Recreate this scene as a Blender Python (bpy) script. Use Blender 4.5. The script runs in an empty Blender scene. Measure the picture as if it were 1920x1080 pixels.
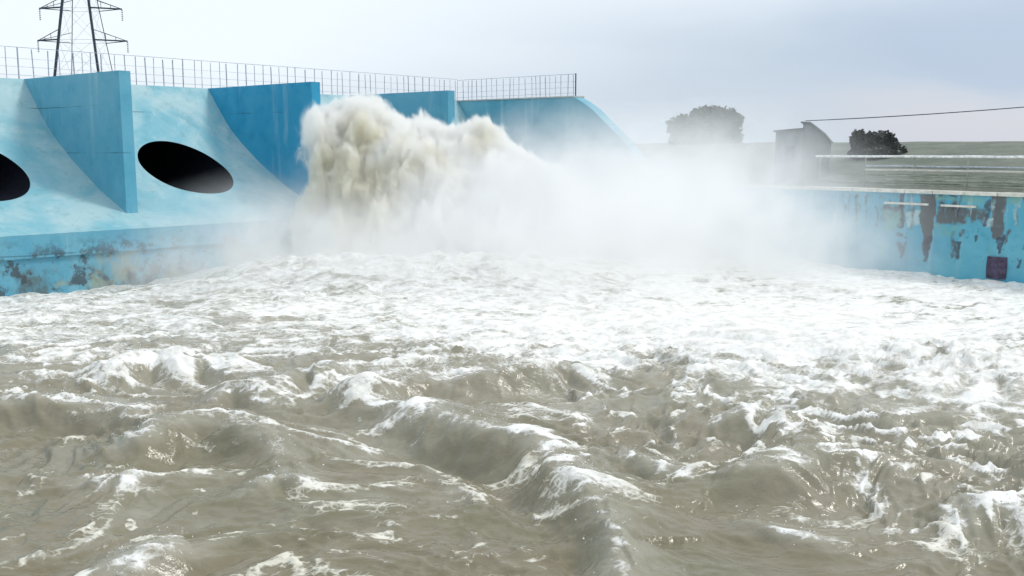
import bpy, bmesh, math, random
import numpy as np
from mathutils import Vector, Matrix
random.seed(7); rng = np.random.default_rng(7)
scn = bpy.context.scene
COL = scn.collection

# ------------------------------------------------------------------ camera
FPX = 1800.0                                   # focal length in pixels of a 1920 wide frame
PITCH = math.atan(258 / FPX)
CAMH = 5.0
cd = bpy.data.cameras.new('camera'); cam = bpy.data.objects.new('camera', cd); COL.objects.link(cam)
cam.location = (0, 0, CAMH); cam.rotation_euler = (math.pi/2 - PITCH, 0, 0)
cd.sensor_width = 36; cd.lens = 36 * FPX / 1920; cd.clip_start = .1; cd.clip_end = 6000
scn.camera = cam

# ------------------------------------------------------------------ light, sky, exposure
SUN_EL, SUN_AZ = math.radians(46), math.radians(82)     # azimuth clockwise from +Y
scn.view_settings.view_transform = 'Standard'; scn.view_settings.look = 'None'
scn.view_settings.exposure = 0.15; scn.view_settings.gamma = 1
sd = bpy.data.lights.new('sun', 'SUN'); sd.energy = 1.5; sd.angle = math.radians(12); sd.color = (1, .97, .92)
sun = bpy.data.objects.new('sun', sd); COL.objects.link(sun)
sun_dir = Vector((math.sin(SUN_AZ)*math.cos(SUN_EL), math.cos(SUN_AZ)*math.cos(SUN_EL), math.sin(SUN_EL)))
sun.rotation_euler = sun_dir.to_track_quat('Z', 'Y').to_euler(); sun.location = (20, -20, 40)

scn.cycles.max_bounces = 16; scn.cycles.diffuse_bounces = 3; scn.cycles.glossy_bounces = 2
scn.cycles.volume_bounces = 11; scn.cycles.transparent_max_bounces = 16
scn.cycles.volume_step_rate = 0.35; scn.cycles.volume_max_steps = 256
scn.cycles.use_denoising = True; scn.cycles.adaptive_threshold = .03

F = np.array([0, math.cos(PITCH), -math.sin(PITCH)]); UP = np.array([0, math.sin(PITCH), math.cos(PITCH)])
def P(x, y, depth):                            # a photo pixel at a given distance -> a point of the place
    return np.array([0, 0, CAMH]) + depth * (F + np.array([1., 0, 0])*(x-960)/FPX + UP*(540-y)/FPX)

class NT:
    """small wrapper to write node trees"""
    def __init__(s, tree): s.t = tree; s.t.nodes.clear()
    def n(s, typ, ins=None, **kw):
        nd = s.t.nodes.new(typ)
        for k, v in kw.items(): setattr(nd, k, v)
        for k, v in (ins or {}).items(): s.put(nd, k, v)
        return nd
    def put(s, nd, k, v):
        sock = nd.inputs[k]
        if isinstance(v, bpy.types.NodeSocket): s.t.links.new(v, sock)
        else:
            if isinstance(v, (tuple, list)) and len(v) == 3 and sock.type == 'RGBA': v = (*v, 1)
            sock.default_value = v
    def m(s, op, a, b=0.0, c=0.0, clamp=False):
        return s.n('ShaderNodeMath', {0: a, 1: b, 2: c}, operation=op, use_clamp=clamp).outputs[0]
    def vm(s, op, a, b=(0, 0, 0)):
        nd = s.n('ShaderNodeVectorMath', {0: a, 1: b}, operation=op)
        return nd.outputs['Value'] if op in ('DOT_PRODUCT', 'LENGTH', 'DISTANCE') else nd.outputs[0]
    def noise(s, vec, scale, detail=4, rough=.55, dist=0.0):
        return s.n('ShaderNodeTexNoise', {'Vector': vec, 'Scale': scale, 'Detail': detail, 'Roughness': rough, 'Distortion': dist}).outputs[0]
    def sm(s, v, a, b, lo=0.0, hi=1.0):
        return s.n('ShaderNodeMapRange', {0: v, 1: a, 2: b, 3: lo, 4: hi}, interpolation_type='SMOOTHSTEP').outputs[0]
    def mix(s, f, a, b, blend='MIX'):
        nd = s.n('ShaderNodeMix', data_type='RGBA', blend_type=blend)
        s.put(nd, 0, f); s.put(nd, 6, a); s.put(nd, 7, b); return nd.outputs[2]

W = bpy.data.worlds.new('World'); scn.world = W; W.use_nodes = True
w = NT(W.node_tree)
tc = w.n('ShaderNodeTexCoord').outputs['Generated']
skyt = w.n('ShaderNodeTexSky', sky_type='NISHITA', sun_disc=False, sun_elevation=SUN_EL, sun_rotation=SUN_AZ, air_density=1.0, dust_density=3.0)
def ang(x, y):
    v = P(x, y, 1) - np.array([0, 0, CAMH]); v /= np.linalg.norm(v); return tuple(v)
def lobe(x, y, inner, outer):                  # a soft cloud patch around one direction of the sky
    return w.sm(w.vm('DOT_PRODUCT', tc, ang(x, y)), math.cos(math.radians(outer)), math.cos(math.radians(inner)))
str_v = w.n('ShaderNodeMapping', {'Vector': tc, 'Scale': (1, 1, 3.2)}).outputs[0]
n1 = w.noise(str_v, 2.6, 5, .5, .4); n2 = w.noise(str_v, 7, 4, .5, .2)
nn = w.m('ADD', w.m('MULTIPLY', n1, .7), w.m('MULTIPLY', n2, .3))
white = (8.9, 9.6, 10.2); grey = (5.6, 6.5, 7.55); blue = (4.6, 5.6, 7.1); warm = (6.7, 6.8, 7.4)
sx = w.n('ShaderNodeSeparateXYZ', {0: tc}).outputs
side = w.m('ADD', sx[0], w.m('MULTIPLY', w.m('SUBTRACT', nn, .5), .45))
low = w.m('ADD', sx[2], w.m('MULTIPLY', w.m('SUBTRACT', nn, .5), .10))
c = w.mix(w.m('MULTIPLY', w.sm(side, -.28, .26), w.sm(low, .17, .09, .35, 1.0)), white, grey)
c = w.mix(w.sm(low, .10, .03, 0, .55), c, grey)
edge = w.m('ADD', sx[2], w.m('MULTIPLY', w.m('SUBTRACT', nn, .5), .16)); turn = w.m('ADD', sx[0], w.m('MULTIPLY', w.m('SUBTRACT', n1, .5), .5))
c = w.mix(w.m('MULTIPLY', w.m('MULTIPLY', w.sm(edge, .045, .085), w.sm(edge, .19, .11)), w.sm(turn, .16, .42, 0, .8)), c, blue)
c = w.mix(w.m('MULTIPLY', w.sm(edge, .075, .035), w.sm(turn, .20, .42, 0, .85)), c, warm)
c = w.mix(w.sm(sx[2], 0, -.2), c, (2.5, 2.6, 2.4))
allc = w.mix(.9, skyt.outputs[0], c)           # clear sky showing thinly through a closed cloud layer
bg = w.n('ShaderNodeBackground', {'Color': allc, 'Strength': .1})
w.t.links.new(bg.outputs[0], w.n('ShaderNodeOutputWorld').inputs[0])

# ------------------------------------------------------------------ helpers
def tag(o, label=None, cat=None, group=None, kind=None):
    for k, v in (('label', label), ('category', cat), ('group', group), ('kind', kind)):
        if v: o[k] = v
    return o
def empty(name, loc, label, cat, group=None):
    o = bpy.data.objects.new(name, None); COL.objects.link(o); o.location = loc; o.empty_display_size = .3
    return tag(o, label, cat, group)
def mesh_obj(name, verts, faces, mat, parent=None, smooth=False, loc=None):
    """verts in world coordinates; origin goes to loc, or to the parent's"""
    off = Vector(loc) if loc is not None else (Vector(parent_world(parent)) if parent else Vector((0, 0, 0)))
    v = np.asarray(verts, dtype=float) - np.array(off)
    me = bpy.data.meshes.new(name)
    if isinstance(faces, np.ndarray):
        nf, k = faces.shape
        me.vertices.add(len(v)); me.vertices.foreach_set('co', v.ravel())
        me.loops.add(nf*k); me.loops.foreach_set('vertex_index', faces.ravel().astype(np.int32))
        me.polygons.add(nf); me.polygons.foreach_set('loop_start', np.arange(0, nf*k, k, dtype=np.int32))
        me.update(calc_edges=True)
    else:
        me.from_pydata([tuple(q) for q in v], [], faces)
        bm = bmesh.new(); bm.from_mesh(me); bmesh.ops.recalc_face_normals(bm, faces=bm.faces); bm.to_mesh(me); bm.free()
    if smooth: me.polygons.foreach_set('use_smooth', np.ones(len(me.polygons), bool))
    me.materials.append(mat)
    o = bpy.data.objects.new(name, me); COL.objects.link(o)
    if parent is not None: o.parent = parent
    elif loc is not None: o.location = off
    return o
def parent_world(p):
    l = Vector((0, 0, 0))
    while p is not None: l = l + p.location; p = p.parent
    return l
class MB:
    def __init__(s): s.v = []; s.f = []
    def add(s, vs, fs):
        b = len(s.v); s.v += [tuple(map(float, q)) for q in vs]; s.f += [tuple(i+b for i in f) for f in fs]; return s
    def box8(s, p):                            # eight corners: bottom ring then top ring
        return s.add(p, [(3,2,1,0),(4,5,6,7),(0,1,5,4),(1,2,6,5),(2,3,7,6),(3,0,4,7)])
    def bar(s, a, b, r, sides=4, r2=None):
        a, b = np.array(a, float), np.array(b, float); t = b - a; t /= np.linalg.norm(t)
        h = np.array([0, 0, 1.]) if abs(t[2]) < .9 else np.array([1., 0, 0])
        x = np.cross(t, h); x /= np.linalg.norm(x); y = np.cross(t, x); r2 = r if r2 is None else r2
        vs = []
        for q, rr in ((a, r), (b, r2)):
            for k in range(sides):
                an = 2*math.pi*(k+.5)/sides; vs.append(q + rr*(math.cos(an)*x + math.sin(an)*y))
        fs = [tuple(range(sides))[::-1], tuple(range(sides, 2*sides))] + [(k, (k+1) % sides, sides+(k+1) % sides, sides+k) for k in range(sides)]
        return s.add(vs, fs)
    def prism(s, poly, off):                   # polygon (list of 3d points) thickened by the offset vector
        n = len(poly); a = [np.array(q, float) for q in poly]; b = [q + np.array(off) for q in a]
        return s.add(a+b, [tuple(range(n)), tuple(range(n, 2*n))[::-1]] + [(k, n+k, n+(k+1) % n, (k+1) % n) for k in range(n)])
    def build(s, name, mat, parent=None, smooth=False, loc=None): return mesh_obj(name, s.v, s.f, mat, parent, smooth, loc)

# numpy gradient noise
_perm = rng.permutation(512).astype(np.int64); _perm = np.concatenate([_perm, _perm, _perm])
_g2 = np.stack([np.cos(np.arange(512)*2.39996), np.sin(np.arange(512)*2.39996)], 1)
_g3 = rng.normal(size=(512, 3)); _g3 /= np.linalg.norm(_g3, axis=1)[:, None]
def perlin2(x, y):
    xi = np.floor(x).astype(np.int64); yi = np.floor(y).astype(np.int64); xf = x-xi; yf = y-yi
    u = xf**3*(xf*(xf*6-15)+10); v = yf**3*(yf*(yf*6-15)+10)
    def g(ix, iy, dx, dy):
        k = _perm[(_perm[ix & 511] + iy) & 511]; return _g2[k, 0]*dx + _g2[k, 1]*dy
    a = g(xi, yi, xf, yf); b = g(xi+1, yi, xf-1, yf); c_ = g(xi, yi+1, xf, yf-1); d_ = g(xi+1, yi+1, xf-1, yf-1)
    return 1.45*((a+(b-a)*u)*(1-v) + (c_+(d_-c_)*u)*v)
def perlin3(p):
    pi = np.floor(p).astype(np.int64); pf = p-pi; w_ = pf**3*(pf*(pf*6-15)+10); out = 0
    for dx in (0, 1):
        for dy in (0, 1):
            for dz in (0, 1):
                k = _perm[(_perm[(_perm[(pi[:, 0]+dx) & 511] + pi[:, 1]+dy) & 511] + pi[:, 2]+dz) & 511]
                gd = _g3[k]; d_ = pf - np.array([dx, dy, dz])
                wt = (w_[:, 0] if dx else 1-w_[:, 0])*(w_[:, 1] if dy else 1-w_[:, 1])*(w_[:, 2] if dz else 1-w_[:, 2])
                out = out + wt*(gd*d_).sum(1)
    return 1.5*out
def sstep(a, b, x): t = np.clip((x-a)/(b-a), 0, 1); return t*t*(3-2*t)

# ------------------------------------------------------------------ materials
def new_mat(name):
    m = bpy.data.materials.new(name); m.use_nodes = True; return m, NT(m.node_tree)
def plain(name, col, rough=.7, metal=0.0, var=.25, scale=6):
    m, t = new_mat(name); tcn = t.n('ShaderNodeTexCoord').outputs['Object']
    nz = t.noise(tcn, scale, 5, .6)
    cc = t.mix(t.sm(nz, .3, .7), tuple(x*(1-var) for x in col), tuple(min(1, x*(1+var)) for x in col))
    b = t.n('ShaderNodeBsdfPrincipled', {'Base Color': cc, 'Roughness': rough, 'Metallic': metal})
    t.t.links.new(b.outputs[0], t.n('ShaderNodeOutputMaterial').inputs[0]); return m
def paint(name, col, wash, dirt=.35, seams=(), wet_z=None, specks=.5, stain_attr=False):
    """old blue masonry paint on concrete: chalky fading, run-off streaks, casting seams, grime"""
    m, t = new_mat(name); oc = t.n('ShaderNodeTexCoord').outputs['Object']
    xyz = t.n('ShaderNodeSeparateXYZ', {0: oc}).outputs
    big = t.noise(oc, .33, 5, .6, .6); mid = t.noise(oc, 1.3, 6, .65)
    c = t.mix(t.sm(big, .35, .68), col, wash)
    c = t.mix(t.sm(mid, .52, .75, 0, .5), c, tuple(.78*x for x in col))
    st = t.n('ShaderNodeMapping', {'Vector': oc, 'Scale': (1.6, 1.6, .16)}).outputs[0]
    streak = t.noise(st, 1.6, 5, .6)
    c = t.mix(t.sm(streak, .56, .78, 0, dirt), c, (.10, .14, .13))
    c = t.mix(t.sm(t.noise(st, .9, 4, .6), .55, .75, 0, .30), c, (.55, .68, .70))
    for zz in seams:
        wob = t.m('ADD', xyz[2], t.m('MULTIPLY', t.noise(oc, .5, 2), .16))
        line = t.sm(t.m('ABSOLUTE', t.m('SUBTRACT', wob, zz+.08)), .035, .012)
        c = t.mix(t.m('MULTIPLY', line, t.sm(t.noise(oc, .45, 3), .46, .6, 0, .6)), c, (.02, .07, .10))
    sp = t.noise(oc, 5, 3, .5)
    c = t.mix(t.m('MULTIPLY', t.sm(sp, .68, .74, 0, specks), t.sm(big, .45, .6)), c, (.03, .05, .06))
    if wet_z is not None:                      # grime band of the splash zone
        g = t.m('MULTIPLY', t.sm(t.m('ADD', xyz[2], t.m('MULTIPLY', mid, 1.0)), wet_z+.75, wet_z+.25), t.sm(t.noise(t.n('ShaderNodeMapping', {'Vector': oc, 'Scale': (.8, .8, .55)}).outputs[0], 1.1, 6, .72), .44, .60))
        c = t.mix(t.m('MULTIPLY', g, .8), c, (.09, .11, .10))
        g2 = t.m('MULTIPLY', t.sm(t.noise(oc, 1.5, 6, .72), .49, .58), t.sm(t.m('ADD', xyz[2], big), wet_z+2.0, wet_z+.8))
        c = t.mix(t.m('MULTIPLY', g2, .85), c, (.05, .06, .07))
        g3 = t.m('MULTIPLY', t.sm(t.noise(oc, .7, 3, .6), .5, .6), t.sm(xyz[2], .95, .8)); c = t.mix(t.m('MULTIPLY', g3, .6), c, (.33, .36, .25))
    if stain_attr:
        for an, cs in (('brown', (.105, .09, .082)), ('pale', (.42, .55, .55)), ('dark', (.05, .06, .09)), ('green', (.16, .38, .36))):
            at = t.n('ShaderNodeAttribute', attribute_name=an).outputs['Fac']
            e = t.m('ADD', at, t.m('MULTIPLY', t.m('SUBTRACT', t.noise(oc, 3.5, 7, .7), .5), 1.7))
            c = t.mix(t.m('MULTIPLY', t.sm(e, .25, .85, 0, .9), t.sm(at, .02, .35)), c, cs)
    bmp = t.n('ShaderNodeBump', {'Strength': .25, 'Distance': .03, 'Height': t.noise(oc, 7, 6, .65)}).outputs[0]
    b = t.n('ShaderNodeBsdfPrincipled', {'Base Color': c, 'Roughness': t.sm(mid, .3, .7, .45, .8), 'Normal': bmp})
    t.t.links.new(b.outputs[0], t.n('ShaderNodeOutputMaterial').inputs[0]); return m

M_FACE = paint('faded_light_blue_paint', (.165, .42, .50), (.36, .53, .56), .32, (6.9,), None, .35)
M_PIER = paint('mid_blue_paint', (.085, .35, .49), (.13, .40, .53), .18, (6.9, 4.9), None, .1)
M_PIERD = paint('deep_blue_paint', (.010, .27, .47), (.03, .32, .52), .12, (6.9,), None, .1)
M_LEDGE = paint('stained_blue_paint', (.09, .34, .48), (.16, .42, .52), .55, (1.0,), .35, .8)
M_WING = paint('wing_blue_paint', (.085, .34, .46), (.16, .42, .52), .2, (5.6,), None, .3)
M_LOW = paint('retaining_blue_paint', (.065, .33, .47), (.13, .43, .54), .35, (), None, .5, True)
M_TUNNEL_SHADE = plain('tunnel_shade_black', (.010, .011, .016), 1.0)  # darkness of the unlit outlet tunnels put into a near-black base colour
M_TUNNEL_SHADE.node_tree.nodes['Principled BSDF'].inputs['Specular IOR Level'].default_value = 0.02
M_CONC = plain('pale_concrete', (.50, .50, .46), .8, 0, .12, 3)
M_COPE = plain('white_coping', (.66, .65, .58), .75, 0, .15, 4)
M_STEEL = plain('grey_galvanised_steel', (.40, .45, .52), .6, .1)
M_PALE = plain('pale_zinc', (.45, .49, .55), .5)
M_PYL = plain('weathered_pylon_steel', (.035, .055, .08), .55, .3)
M_WHITE = plain('white_painted_pipe', (.74, .75, .74), .45)
M_RUST = plain('rusty_purple_steel', (.075, .060, .105), .7, .2, .4, 5)
M_BLOCK = plain('silt_stained_stone', (.42, .42, .30), .85, 0, .25, 3)
M_HUT = plain('grey_render', (.20, .235, .245), .85, 0, .15, 2)
M_HUTD = plain('dark_render', (.13, .155, .165), .85, 0, .15, 2)
M_ROOF = plain('dark_sheet_roof', (.10, .125, .135), .6, 0, .15, 2)
M_EDGE = plain('mossy_concrete', (.26, .29, .24), .85, 0, .3, 2)
M_BARK = plain('bark', (.09, .07, .055), .9)

# ------------------------------------------------------------------ dam frame of reference
C0 = np.array([-3.66, 65.84, 0.]); D = np.array([.68207, .73129, 0.]); N = np.array([.80416, -.59442, 0.])
def L(u, v, z): return C0 - D*u + N*v + np.array([0, 0, z])
PV = np.array([0, .8, 1.67, 2.8, 4., 5.8, 7.7, 9.0]); PZ = np.array([8.28, 7.25, 6.2, 5.25, 4.4, 3.32, 2.40, 1.78])
ss = np.concatenate([[0], np.cumsum(np.hypot(np.diff(PV), np.diff(PZ)))]); SMAX = ss[-1]
sf = np.linspace(0, SMAX, 200)
def smooth_interp(vals):
    y = np.interp(sf, ss, vals); k = np.ones(15)/15; yp = np.pad(y, 7, mode='reflect', reflect_type='odd'); return np.convolve(yp, k, 'valid')
PVs, PZs = smooth_interp(PV), smooth_interp(PZ)
def prof(s): return np.interp(s, sf, PVs), np.interp(s, sf, PZs)
PIERS = [(0.02, None), (9.25, 7.98), (18.47, 8.12), (27.84, 7.8), (37.2, 8.0), (46.5, 8.0)]

dam = empty('concrete_dam', tuple(L(23, 8, 0)), 'blue painted concrete dam face with oval outlet mouths between upright fins', 'dam')
PT = .5                                        # pier thickness
def make_bay(u0, u1, uc):
    """curved sloping face with an oval mouth and its tunnel; u grows to the left"""
    ru, rs, sc = 2.08, 2.32, float(np.interp(4.45, PVs, sf)); n = 96; vs = []; fs = []
    hw0, hw1 = uc-u0, u1-uc
    ths = np.linspace(0, 2*math.pi, n, endpoint=False)
    K = 14
    for k in range(K+1):
        q = (k/K)**1.3
        for th in ths:
            cx, sy = math.cos(th), math.sin(th)
            tx = (hw1 if cx > 0 else hw0)/max(abs(cx), 1e-6); ty = ((SMAX-sc) if sy > 0 else sc)/max(abs(sy), 1e-6)
            t_ = min(tx, ty); e = (ru*cx, rs*sy); o_ = (t_*cx, t_*sy)
            uu = uc + e[0]*(1-q) + o_[0]*q; s_ = sc + e[1]*(1-q) + o_[1]*q
            v_, z_ = prof(s_); vs.append(L(uu, v_, z_))
    for k in range(K):
        for i in range(n): j = (i+1) % n; fs.append((k*n+i, k*n+j, (k+1)*n+j, (k+1)*n+i))
    # close the outer corners
    for (a, b) in ((u0, 0), (u1, 0), (u0, SMAX), (u1, SMAX)):
        v_, z_ = prof(b); vs.append(L(a, v_, z_)); ci = len(vs)-1
        th = math.atan2(b-sc, a-uc) % (2*math.pi); i = int(th/(2*math.pi)*n) % n
        fs.append((K*n+i, K*n+(i+1) % n, ci))
    o = mesh_obj('bay_face', vs, fs, M_FACE, dam, True)
    m = MB(); ring = [np.array(vs[i]) for i in range(n)]
    back = [q - N*12 for q in ring]
    rim = [q + N*.015 for q in ring]
    m.add(rim+back, [(i, (i+1) % n, n+(i+1) % n, n+i) for i in range(n)] + [tuple(range(n, 2*n))])
    t_ = m.build('outlet_mouth', M_TUNNEL_SHADE, o, True); t_['label'] = 'dark oval outlet mouth in the sloping blue face'
    return o
edges = [0.02, 9.25, 18.47, 27.84, 37.2, 46.5]
for i, uc in enumerate((4.4, 13.55, 22.85, 32.35, 41.7)):
    make_bay(edges[i], edges[i+1], uc)
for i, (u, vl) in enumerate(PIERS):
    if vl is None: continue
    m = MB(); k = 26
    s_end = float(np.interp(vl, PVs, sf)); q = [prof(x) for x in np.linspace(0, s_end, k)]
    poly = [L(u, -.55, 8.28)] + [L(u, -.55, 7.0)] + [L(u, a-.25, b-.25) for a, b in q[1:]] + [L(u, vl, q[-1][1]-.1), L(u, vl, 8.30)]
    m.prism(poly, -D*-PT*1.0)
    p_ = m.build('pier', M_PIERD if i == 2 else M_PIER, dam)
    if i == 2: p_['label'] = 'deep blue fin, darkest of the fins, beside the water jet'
# crest walkway and ledge
m = MB(); m.box8([L(0.0,-3,7.6),L(52,-3,7.6),L(52,-.02,7.6),L(0.0,-.02,7.6),L(0.0,-3,8.27),L(52,-3,8.27),L(52,-.02,8.27),L(0.0,-.02,8.27)])
m.build('crest_walkway', M_CONC, dam)
m = MB(); m.box8([L(0,-3,6.2),L(52,-3,6.2),L(52,-.6,6.2),L(0,-.6,6.2),L(0,-3,7.59),L(52,-3,7.59),L(52,-.6,7.59),L(0,-.6,7.59)])
m.build('dam_core', M_CONC, dam)
m = MB()
for (va, vb, za, zb) in ((7.5, 9.0, .88, 1.775), (7.5, 8.86, -2.5, .878)):
    m.box8([L(.35,va,za),L(52,va,za),L(52,vb,za),L(.35,vb,za),L(.35,va,zb),L(52,va,zb),L(52,vb,zb),L(.35,vb,zb)])
m.build('ledge', M_LEDGE, dam)['label'] = 'stained blue ledge along the foot of the dam'

# wing wall at the end of the dam
wing = empty('wing_wall', tuple(L(-.4, 8, 0)), 'blue wing wall with curved falling end beside the white spray', 'wall')
poly = [L(0,-3,-2), L(0,-3,8.26), L(0,9.3,8.26)]
for a, b in ((9.9,7.95),(10.6,7.5),(11.77,6.5),(12.8,5.6),(13.64,4.75),(14.2,3.95),(14.6,3.2),(14.8,2.3),(14.9,0),(14.9,-2)): poly.append(L(0,a,b))
m = MB(); m.prism(poly, D*.9); m.build('wall_slab', M_WING, wing)
m = MB(); m.box8([L(.05,-3,8.263),L(.05,9.32,8.263),L(-1.0,9.32,8.263),L(-1.0,-3,8.263),L(.05,-3,8.34),L(.05,9.32,8.34),L(-1.0,9.32,8.34),L(-1.0,-3,8.34)])
m.build('coping', M_CONC, wing)

# ------------------------------------------------------------------ railings
def railing(pts, label, spacing, h, dark_end=False):
    pts = [np.array(q, float) for q in pts]; a, b = pts; ln = np.linalg.norm(b-a); t = (b-a)/ln
    r = empty('railing', tuple((a+b)/2), label, 'railing')
    s = 0.0; n = 0
    while s < ln and n < 96:
        q = a + t*s; hh = h*random.uniform(.93, 1.0); lean = np.array([random.uniform(-.03, .03), random.uniform(-.03, .03), 0])
        thick = random.choice((.020, .026, .034)); MB().bar(q, q+np.array([0, 0, hh])+lean, thick).build('post', M_STEEL, r)
        s += spacing*random.choice((.75, 1, 1, 1.25)); n += 1
    if dark_end: MB().bar(b, b+np.array([0, 0, h*1.02]), .05).build('post', M_PYL, r)
    for f_, rad in ((1.0, .016), (.66, .008), (.40, .010), (.15, .012)):
        m = MB(); k = 14; prev = None
        for i in range(k+1):
            q = a + (b-a)*i/k + np.array([0, 0, h*f_ - .02*random.random()])
            if prev is not None: m.bar(prev, q, rad)
            prev = q
        m.build('rail', M_STEEL, r)
    return r
railing((L(48, -.35, 8.27), L(-.3, -.35, 8.27)), 'thin grey wire railing along the long crest of the dam', .54, 1.48)
railing((L(-.3, -.3, 8.34), L(-.3, 9.2, 8.34)), 'short grey wire railing on top of the wing wall, dark post at its end', .42, 1.35, True)

# ------------------------------------------------------------------ right retaining wall
A = np.array([12.703, 42.542, 0.]); B = np.array([18.819, 35.413, 0.]); RT = (B-A)/np.linalg.norm(B-A)
RB = np.array([-RT[1], RT[0], 0.]);  RB = RB if RB[1] > 0 else -RB     # away from the water
def R_(s, w_, z): return A + RT*s + RB*w_ + np.array([0, 0, z])
rwall = empty('retaining_wall', tuple(R_(4, .4, 0)), 'long low blue retaining wall with brown peeling patches and pale coping', 'wall')
S0, S1, WT = -13.2, 26.0, 3.30
ns, nz = 620, 80
sg, zg = np.meshgrid(np.linspace(S0, S1, ns), np.linspace(-2, WT, nz))
fv = np.stack([A[0]+RT[0]*sg, A[1]+RT[1]*sg, zg], -1).reshape(-1, 3)
idx = np.arange(ns*nz).reshape(nz, ns)
ff = np.stack([idx[:-1, :-1], idx[:-1, 1:], idx[1:, 1:], idx[1:, :-1]], -1).reshape(-1, 4)
wf = mesh_obj('wall_face', fv, ff, M_LOW, rwall)
def ray_wall(x, y):
    o = np.array([0, 0, CAMH]); r = P(x, y, 1) - o; t = np.dot(A-o, RB)/np.dot(r, RB); q = o + r*t
    return float(np.dot(q-A, RT)), float(q[2])
_sw = sg + .11*perlin2(sg*2.1, zg*1.6+7) + .05*perlin2(sg*6, zg*4); _zw = zg + .12*perlin2(sg*1.7+30, zg*1.5) + .06*perlin2(sg*7+3, zg*5)
def patch(x0, x1, y0, y1, taper=0.0, soft=.18):  # a stain with its own place and outline on the wall
    s0, z1 = ray_wall(x0, y0); s1, z0 = ray_wall(x1, y1)
    c_, hw = (s0+s1)/2, (s1-s0)/2; fz = np.clip((z1-_zw)/(z1-z0), 0, 1); hw_ = hw*(1-taper*fz)
    return (sstep(-soft, soft, hw_-np.abs(_sw-c_))*sstep(-soft, soft, _zw-z0)*sstep(-soft*.5, soft*.5, z1-_zw)).ravel()
def att(o, name, val):
    a_ = o.data.attributes.new(name, 'FLOAT', 'POINT'); a_.data.foreach_set('value', np.clip(val, 0, 1).astype(np.float32))
brown = np.maximum.reduce([.75*patch(1662, 1700, 385, 415), patch(1725, 1752, 364, 470, .55, .05), .85*patch(1756, 1812, 384, 424), .75*patch(1812, 1850, 388, 420),
    .9*patch(1857, 1884, 364, 450, .5, .06), .7*patch(1652, 1670, 384, 420), .6*patch(1660, 1760, 364, 374)])
dark = np.maximum.reduce([patch(1687, 1693, 364, 430, .1, .03), .8*patch(1727, 1744, 440, 492, .8, .05), .8*patch(1785, 1803, 448, 490, .7, .05), .9*patch(1829, 1833, 438, 452, 0, .03),
    .8*patch(1868, 1886, 440, 478, .6, .04), .7*patch(1680, 1704, 440, 447, 0, .05), .7*patch(1683, 1697, 452, 486, .7, .05), .6*patch(1738, 1850, 495, 499, 0, .03), .8*patch(1908, 1914, 485, 505, 0, .03), .55*patch(1553, 1602, 375, 379, 0, .03), .5*patch(1589, 1593, 378, 398, 0, .03), .5*patch(1612, 1616, 378, 398, 0, .03)])
pale = np.maximum.reduce([.8*patch(1698, 1726, 394, 424, .1, .1), .75*patch(1845, 1863, 408, 428, .4, .08), .5*patch(1640, 1664, 376, 384), .6*patch(1900, 1925, 366, 380)])
green = np.maximum.reduce([.8*patch(1752, 1800, 366, 380), .7*patch(1652, 1690, 390, 440, .2, .2), .75*patch(1884, 1915, 366, 388), .7*patch(1800, 1850, 366, 384), .55*patch(1750, 1800, 420, 445)])
for k in range(100):
    x_ = random.uniform(1560, 1930); y_ = random.choice((363, 363, 363, 364, 372, 385, 400, 430, 455)); hh = random.uniform(8, 60); ww = random.uniform(2, 9)
    tgt = random.choice((brown, dark, dark, green, pale)); np.maximum(tgt, random.uniform(.35, .75)*patch(x_, x_+ww, y_, y_+hh, random.uniform(.3, .9), .05), out=tgt)
for nm, va in (('brown', brown), ('dark', dark), ('pale', pale), ('green', green)): att(wf, nm, va)
m = MB(); m.box8([R_(S0,.004,-2),R_(S1,.004,-2),R_(S1,.7,-2),R_(S0,.7,-2),R_(S0,.004,WT),R_(S1,.004,WT),R_(S1,.7,WT),R_(S0,.7,WT)]); m.build('wall_body', M_CONC, rwall)
joints = [ray_wall(x, 355)[0] for x in (1553, 1600, 1648, 1698, 1750, 1810)]
j0 = joints[0]; cuts = [j0-1.3*k for k in range(10, 0, -1)] + joints + [joints[-1]+1.25*k for k in range(1, 12)]
for a_, b_ in zip(cuts[:-1], cuts[1:]):
    if b_ < S0: continue
    dz = random.uniform(-.012, .012); g = .025
    m = MB(); m.box8([R_(a_+g,-.09,WT+.003),R_(b_-g,-.09,WT+.003),R_(b_-g,.72,WT+.003),R_(a_+g,.72,WT+.003),R_(a_+g,-.09,WT+.13+dz),R_(b_-g,-.09,WT+.13+dz),R_(b_-g,.72,WT+.13+dz),R_(a_+g,.72,WT+.13+dz)])
    m.build('coping_slab', M_COPE, rwall)
for (x0, x1, y) in ((1660, 1742, 379), (1766, 1832, 384)):
    s0, z0 = ray_wall(x0, y); s1, _ = ray_wall(x1, y+2)
    m = MB(); m.box8([R_(s0,-.10,z0-.06),R_(s1,-.10,z0-.06),R_(s1,.02,z0-.06),R_(s0,.02,z0-.06),R_(s0,-.10,z0+.02),R_(s1,-.10,z0+.02),R_(s1,.02,z0+.02),R_(s0,.02,z0+.02)])
    m.build('string_course', M_COPE, rwall)
s0, z1 = ray_wall(1852, 480); s1, z0 = ray_wall(1886, 524); m = MB(); k = 14; sc_, hw = (s0+s1)/2, (s1-s0)/2; vs = []
for i in range(k+1):
    an = math.pi*i/k; bul = .10*math.sin(an)
    for j, z in enumerate(np.linspace(z0, z1, 5)): vs.append(R_(sc_-math.cos(an)*(hw*(1+.06*math.sin(math.pi*j/4))), -.02-bul*(1+.3*math.sin(math.pi*j/4)), z))
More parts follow.
